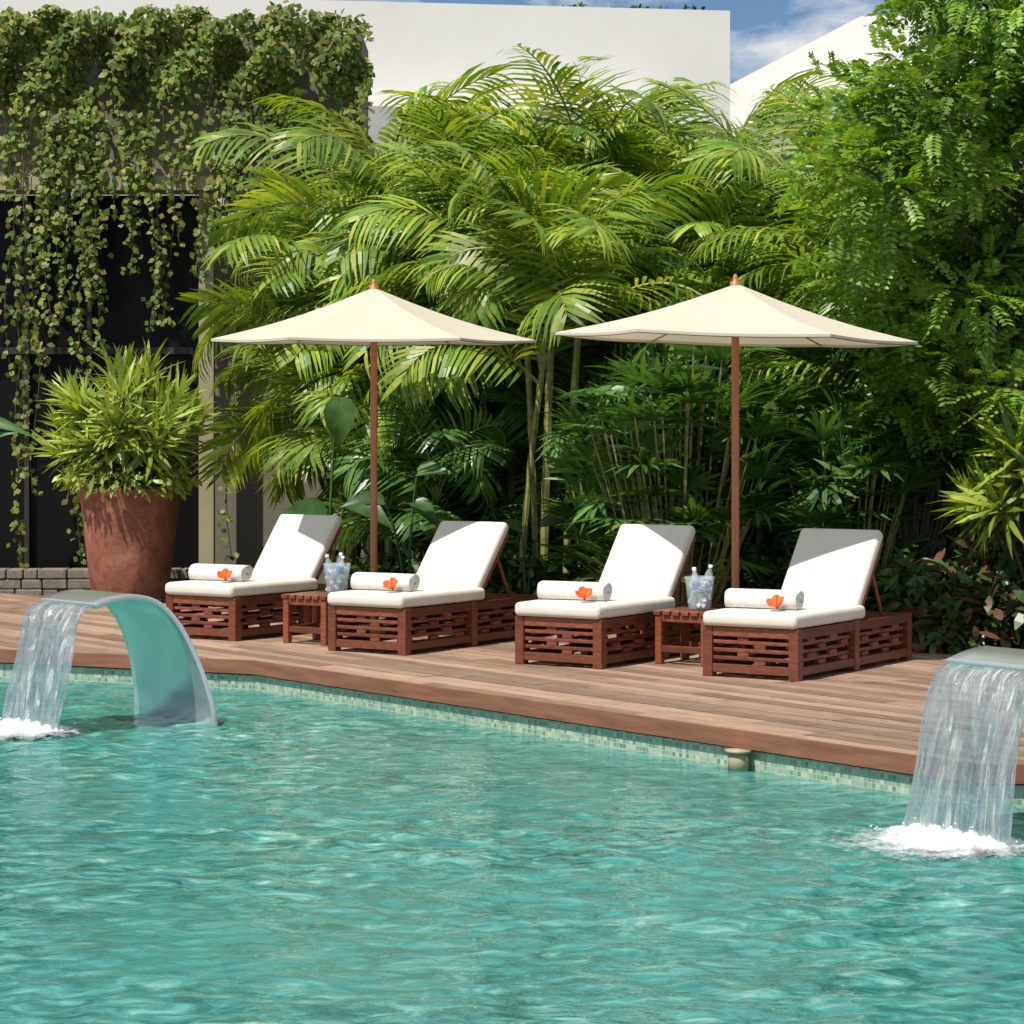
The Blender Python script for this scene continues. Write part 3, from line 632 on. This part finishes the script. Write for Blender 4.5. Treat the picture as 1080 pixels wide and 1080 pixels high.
# ---------------------------------------------------------------- vines
rg=np.random.default_rng(13); a=Acc()
N=15000; x=rg.uniform(-9,-1.45,N); u=rg.random(N)
lower=4.45+.22*np.sin(x*3.1)+.2*np.sin(x*7.3+1)+.12*np.sin(x*17); lower=np.where(x>-3,lower-.6,lower)
topz=5.86+.05*np.sin(x*5)+.04*np.sin(x*13)-.5*np.clip((x+1.9)/.45,0,1)**2
z=lower+(topz-lower)*u**.7; bul=.22+.12*np.sin(x*4+z*3)+.1*np.sin(x*9-z*6); y=25.42-bul*rg.random(N)**.5*1.3
fld=np.sin(x*6.1+2*np.sin(z*2.3))+np.sin(x*11.7+z*1.9+1)+np.sin(z*7+x*3)*.8
dens=np.clip((z-4.3)/1.2,0.10,.9)+fld*.24
keep=rg.random(N)<dens
x,y,z=x[keep],y[keep],z[keep]; N=len(x)
pos=np.stack([x,y,z],-1); d=np.stack([rg.normal(0,.6,N),rg.normal(-.35,.4,N),rg.normal(-.7,.5,N)],-1); Z=np.stack([rg.normal(0,.4,N),-np.ones(N)*.8,rg.normal(.6,.4,N)],-1)
scatter(a,T_OV,pos,d,Z,.085*rg.uniform(.6,1.3,N),.07*rg.uniform(.6,1.2,N))
N=3500; x=rg.uniform(-9,-1.5,N); pos=np.stack([x,rg.uniform(25.3,26.5,N),5.66+.18*rg.random(N)],-1); scatter(a,T_OV,pos,rg.normal(0,1,(N,3)),np.tile([0,-.3,1.],(N,1))+rg.normal(0,.3,(N,3)),.085,.07)
strands=[(x_,l_) for x_,l_ in [(22,600),(30,520),(38,470),(10,400),(52,350),(72,330),(92,320),(100,370),(97,300),(135,290),(160,350),(165,330),(178,345),(205,290),(243,590),(60,280),(20,500),(87,590)]]
for i in range(30): strands.append((rg.uniform(-80,300),rg.uniform(200,270)))
for i in range(26): strands.append((rg.uniform(225,370),rg.uniform(190,255)))
for px,pe in strands:
    c=P(px,pe,24.95); L=max(.3,4.8-c[2]); m=int(L*rg.uniform(20,52)); s=rg.random(m)*L; ph=rg.random()*6
    wob=.05*np.sin(s*3+ph)
    cx=c[0]+wob; cy=24.95+.05*np.sin(s*2+ph)
    ss=np.linspace(0,L,14); tube(a,np.stack([c[0]+.05*np.sin(ss*3+ph),24.95+.05*np.sin(ss*2+ph),4.8-ss],-1),.006,3,1)
    w=.04
    pos=np.stack([cx+rg.normal(0,w,m),cy+rg.normal(0,w,m),4.8-s],-1)
    scatter(a,T_OV,pos,np.stack([rg.normal(0,.6,m),rg.normal(-.3,.4,m),rg.normal(-.7,.4,m)],-1),np.stack([rg.normal(0,.4,m),-np.ones(m),rg.normal(.5,.3,m)],-1),.08*rg.uniform(.6,1.2,m),.065)
a.obj('hanging_vine',[M['vine'],M['bark']])
a=Acc()
for i in range(12): leaf_cloud(a,np.array([.8+i*.16+rg.normal(0,.03),33.5,7.15+rg.normal(0,.03)]),(.18,.18,.13),90,.1,.05,rg)
a.obj('rooftop_shrub',[M['dark_leaf_fill']])
# ---------------------------------------------------------------- right tree
rg=np.random.default_rng(17); a=Acc()
base=np.array([4.9,20.2,-.1])
clumps=[]
def cl(px,py,D,r): clumps.append((P(px,py,D),r))
edge=[(985,20),(1000,60),(950,70),(915,95),(880,120),(930,140),(905,175),(960,120),(900,215),(945,205),(925,250),(895,290),(950,280),(915,300),(960,330),(985,380),(960,420),(1010,430),(1000,350),(1040,480),(985,250),(1010,180),(990,140),(1050,60),(1040,130),(1060,220),(1030,270),(1060,330),(1075,410),(1020,310),(1050,0),(1010,-20),(1080,170),(1090,280),(1100,100),(1110,360),(1120,220),(1075,-40),(1130,20),(975,-5),(1025,80),(985,100),(1060,100),(1065,160),(1055,280)]
for i,(px,py) in enumerate(edge): cl(px,py,18.4+rg.uniform(-.7,1.2),rg.uniform(.27,.42))
for i in range(30): cl(rg.uniform(1000,1300),rg.uniform(-120,430),rg.uniform(18.6,21),rg.uniform(.35,.5))
trunk=np.array([base,[4.85,20.1,1.2],[4.7,20,2.4],[4.6,19.9,3.6],[4.7,19.8,5.0]]); tube(a,catmull(trunk,5),np.linspace(.16,.06,21),10,1)
for c,r_ in clumps:
    k=np.clip((c[2]-.6)/5,0.15,.9); st=np.array([4.85-.2*k,20.1-.3*k,max(1.0,c[2]-1.1)]); mid=(st+c)/2+np.array([0,0,.25]); s=np.linspace(0,1,8)[:,None]
    tube(a,(1-s)**2*st+2*s*(1-s)*mid+s*s*c,np.linspace(.035,.008,8),5,1)
    nC=int(58*(r_/.35)**2); dd=nrm(rg.normal(0,1,(nC,3))); pos=c+dd*(rg.random(nC)**.4)[:,None]*np.array([r_*1.15,r_,r_*.5])
    out=nrm(dd*.8+rg.normal(0,.4,(nC,3))+np.array([0,-.15,.0])); Lc=rg.uniform(.16,.30,nC)
    side=nrm(np.cross(out,np.array([0,0,1.])+rg.normal(0,.2,(nC,3)))); up=np.cross(side,out)
    ts=np.linspace(.12,1,7)
    for t_ in ts:
        for sd in (-1,1):
            p_=pos+out*(Lc*t_)[:,None]-np.array([0,0,1.])*(.22*Lc*t_**2)[:,None]
            d_=out*.45+side*sd+up*.05; d_[:,2]-=.12
            scatter(a,T_OV,p_,d_+rg.normal(0,.1,(nC,3)),up+rg.normal(0,.12,(nC,3)),(.074*(1-.35*abs(t_-.5)))*np.ones(nC),.036)
a.obj('acacia_tree',[M['tree'],M['bark']])
# ---------------------------------------------------------------- world, sun, camera
sunv=Vector((-.35,-.40,.86)).normalized()
el=math.asin(sunv.z); 
w=bpy.data.worlds.new('World'); SC.world=w; w.use_nodes=True; nt=w.node_tree; bg=nt.nodes['Background']
sky=nt.nodes.new('ShaderNodeTexSky'); sky.sky_type='NISHITA'; sky.sun_disc=False; sky.sun_elevation=el; sky.sun_rotation=math.atan2(sunv.x,sunv.y)
sky.air_density=1.0; sky.dust_density=.4; sky.ozone_density=2.5
tc=nt.nodes.new('ShaderNodeTexCoord'); mp=nt.nodes.new('ShaderNodeMapping'); mp.inputs['Scale'].default_value=(1,1,2.2); nt.links.new(tc.outputs['Generated'],mp.inputs[0])
nz=nt.nodes.new('ShaderNodeTexNoise'); nz.inputs['Scale'].default_value=9; nz.inputs['Detail'].default_value=7; nz.inputs['Roughness'].default_value=.6; nz.inputs['Distortion'].default_value=.4; nt.links.new(mp.outputs[0],nz.inputs[0])
rp=nt.nodes.new('ShaderNodeValToRGB'); rp.color_ramp.elements[0].position=.45; rp.color_ramp.elements[1].position=.60; nt.links.new(nz.outputs[0],rp.inputs[0])
tint=nt.nodes.new('ShaderNodeMix'); tint.data_type='RGBA'; tint.blend_type='MULTIPLY'; tint.inputs[0].default_value=1; nt.links.new(sky.outputs[0],tint.inputs[6]); tint.inputs[7].default_value=(.70,.87,1.05,1)
mx=nt.nodes.new('ShaderNodeMix'); mx.data_type='RGBA'; nt.links.new(rp.outputs[0],mx.inputs[0]); nt.links.new(tint.outputs[2],mx.inputs[6]); mx.inputs[7].default_value=(10,10.1,10.2,1)
nt.links.new(mx.outputs[2],bg.inputs[0]); bg.inputs[1].default_value=.08
sl=bpy.data.lights.new('sun','SUN'); sl.energy=5.0; sl.angle=math.radians(.53); sl.color=(1,.955,.86); so=link(bpy.data.objects.new('sun',sl)); so.rotation_euler=sunv.to_track_quat('Z','Y').to_euler(); so.location=(-10,-15,20)
cd=bpy.data.cameras.new('camera'); cd.sensor_width=36; cd.lens=36*F/1080; cd.shift_y=-90/1080; cd.clip_end=2000; co=link(bpy.data.objects.new('camera',cd)); co.location=(0,0,CAMH); co.rotation_euler=(math.pi/2,0,0); SC.camera=co
SC.view_settings.view_transform='Standard'; SC.view_settings.look='None'; SC.view_settings.exposure=0
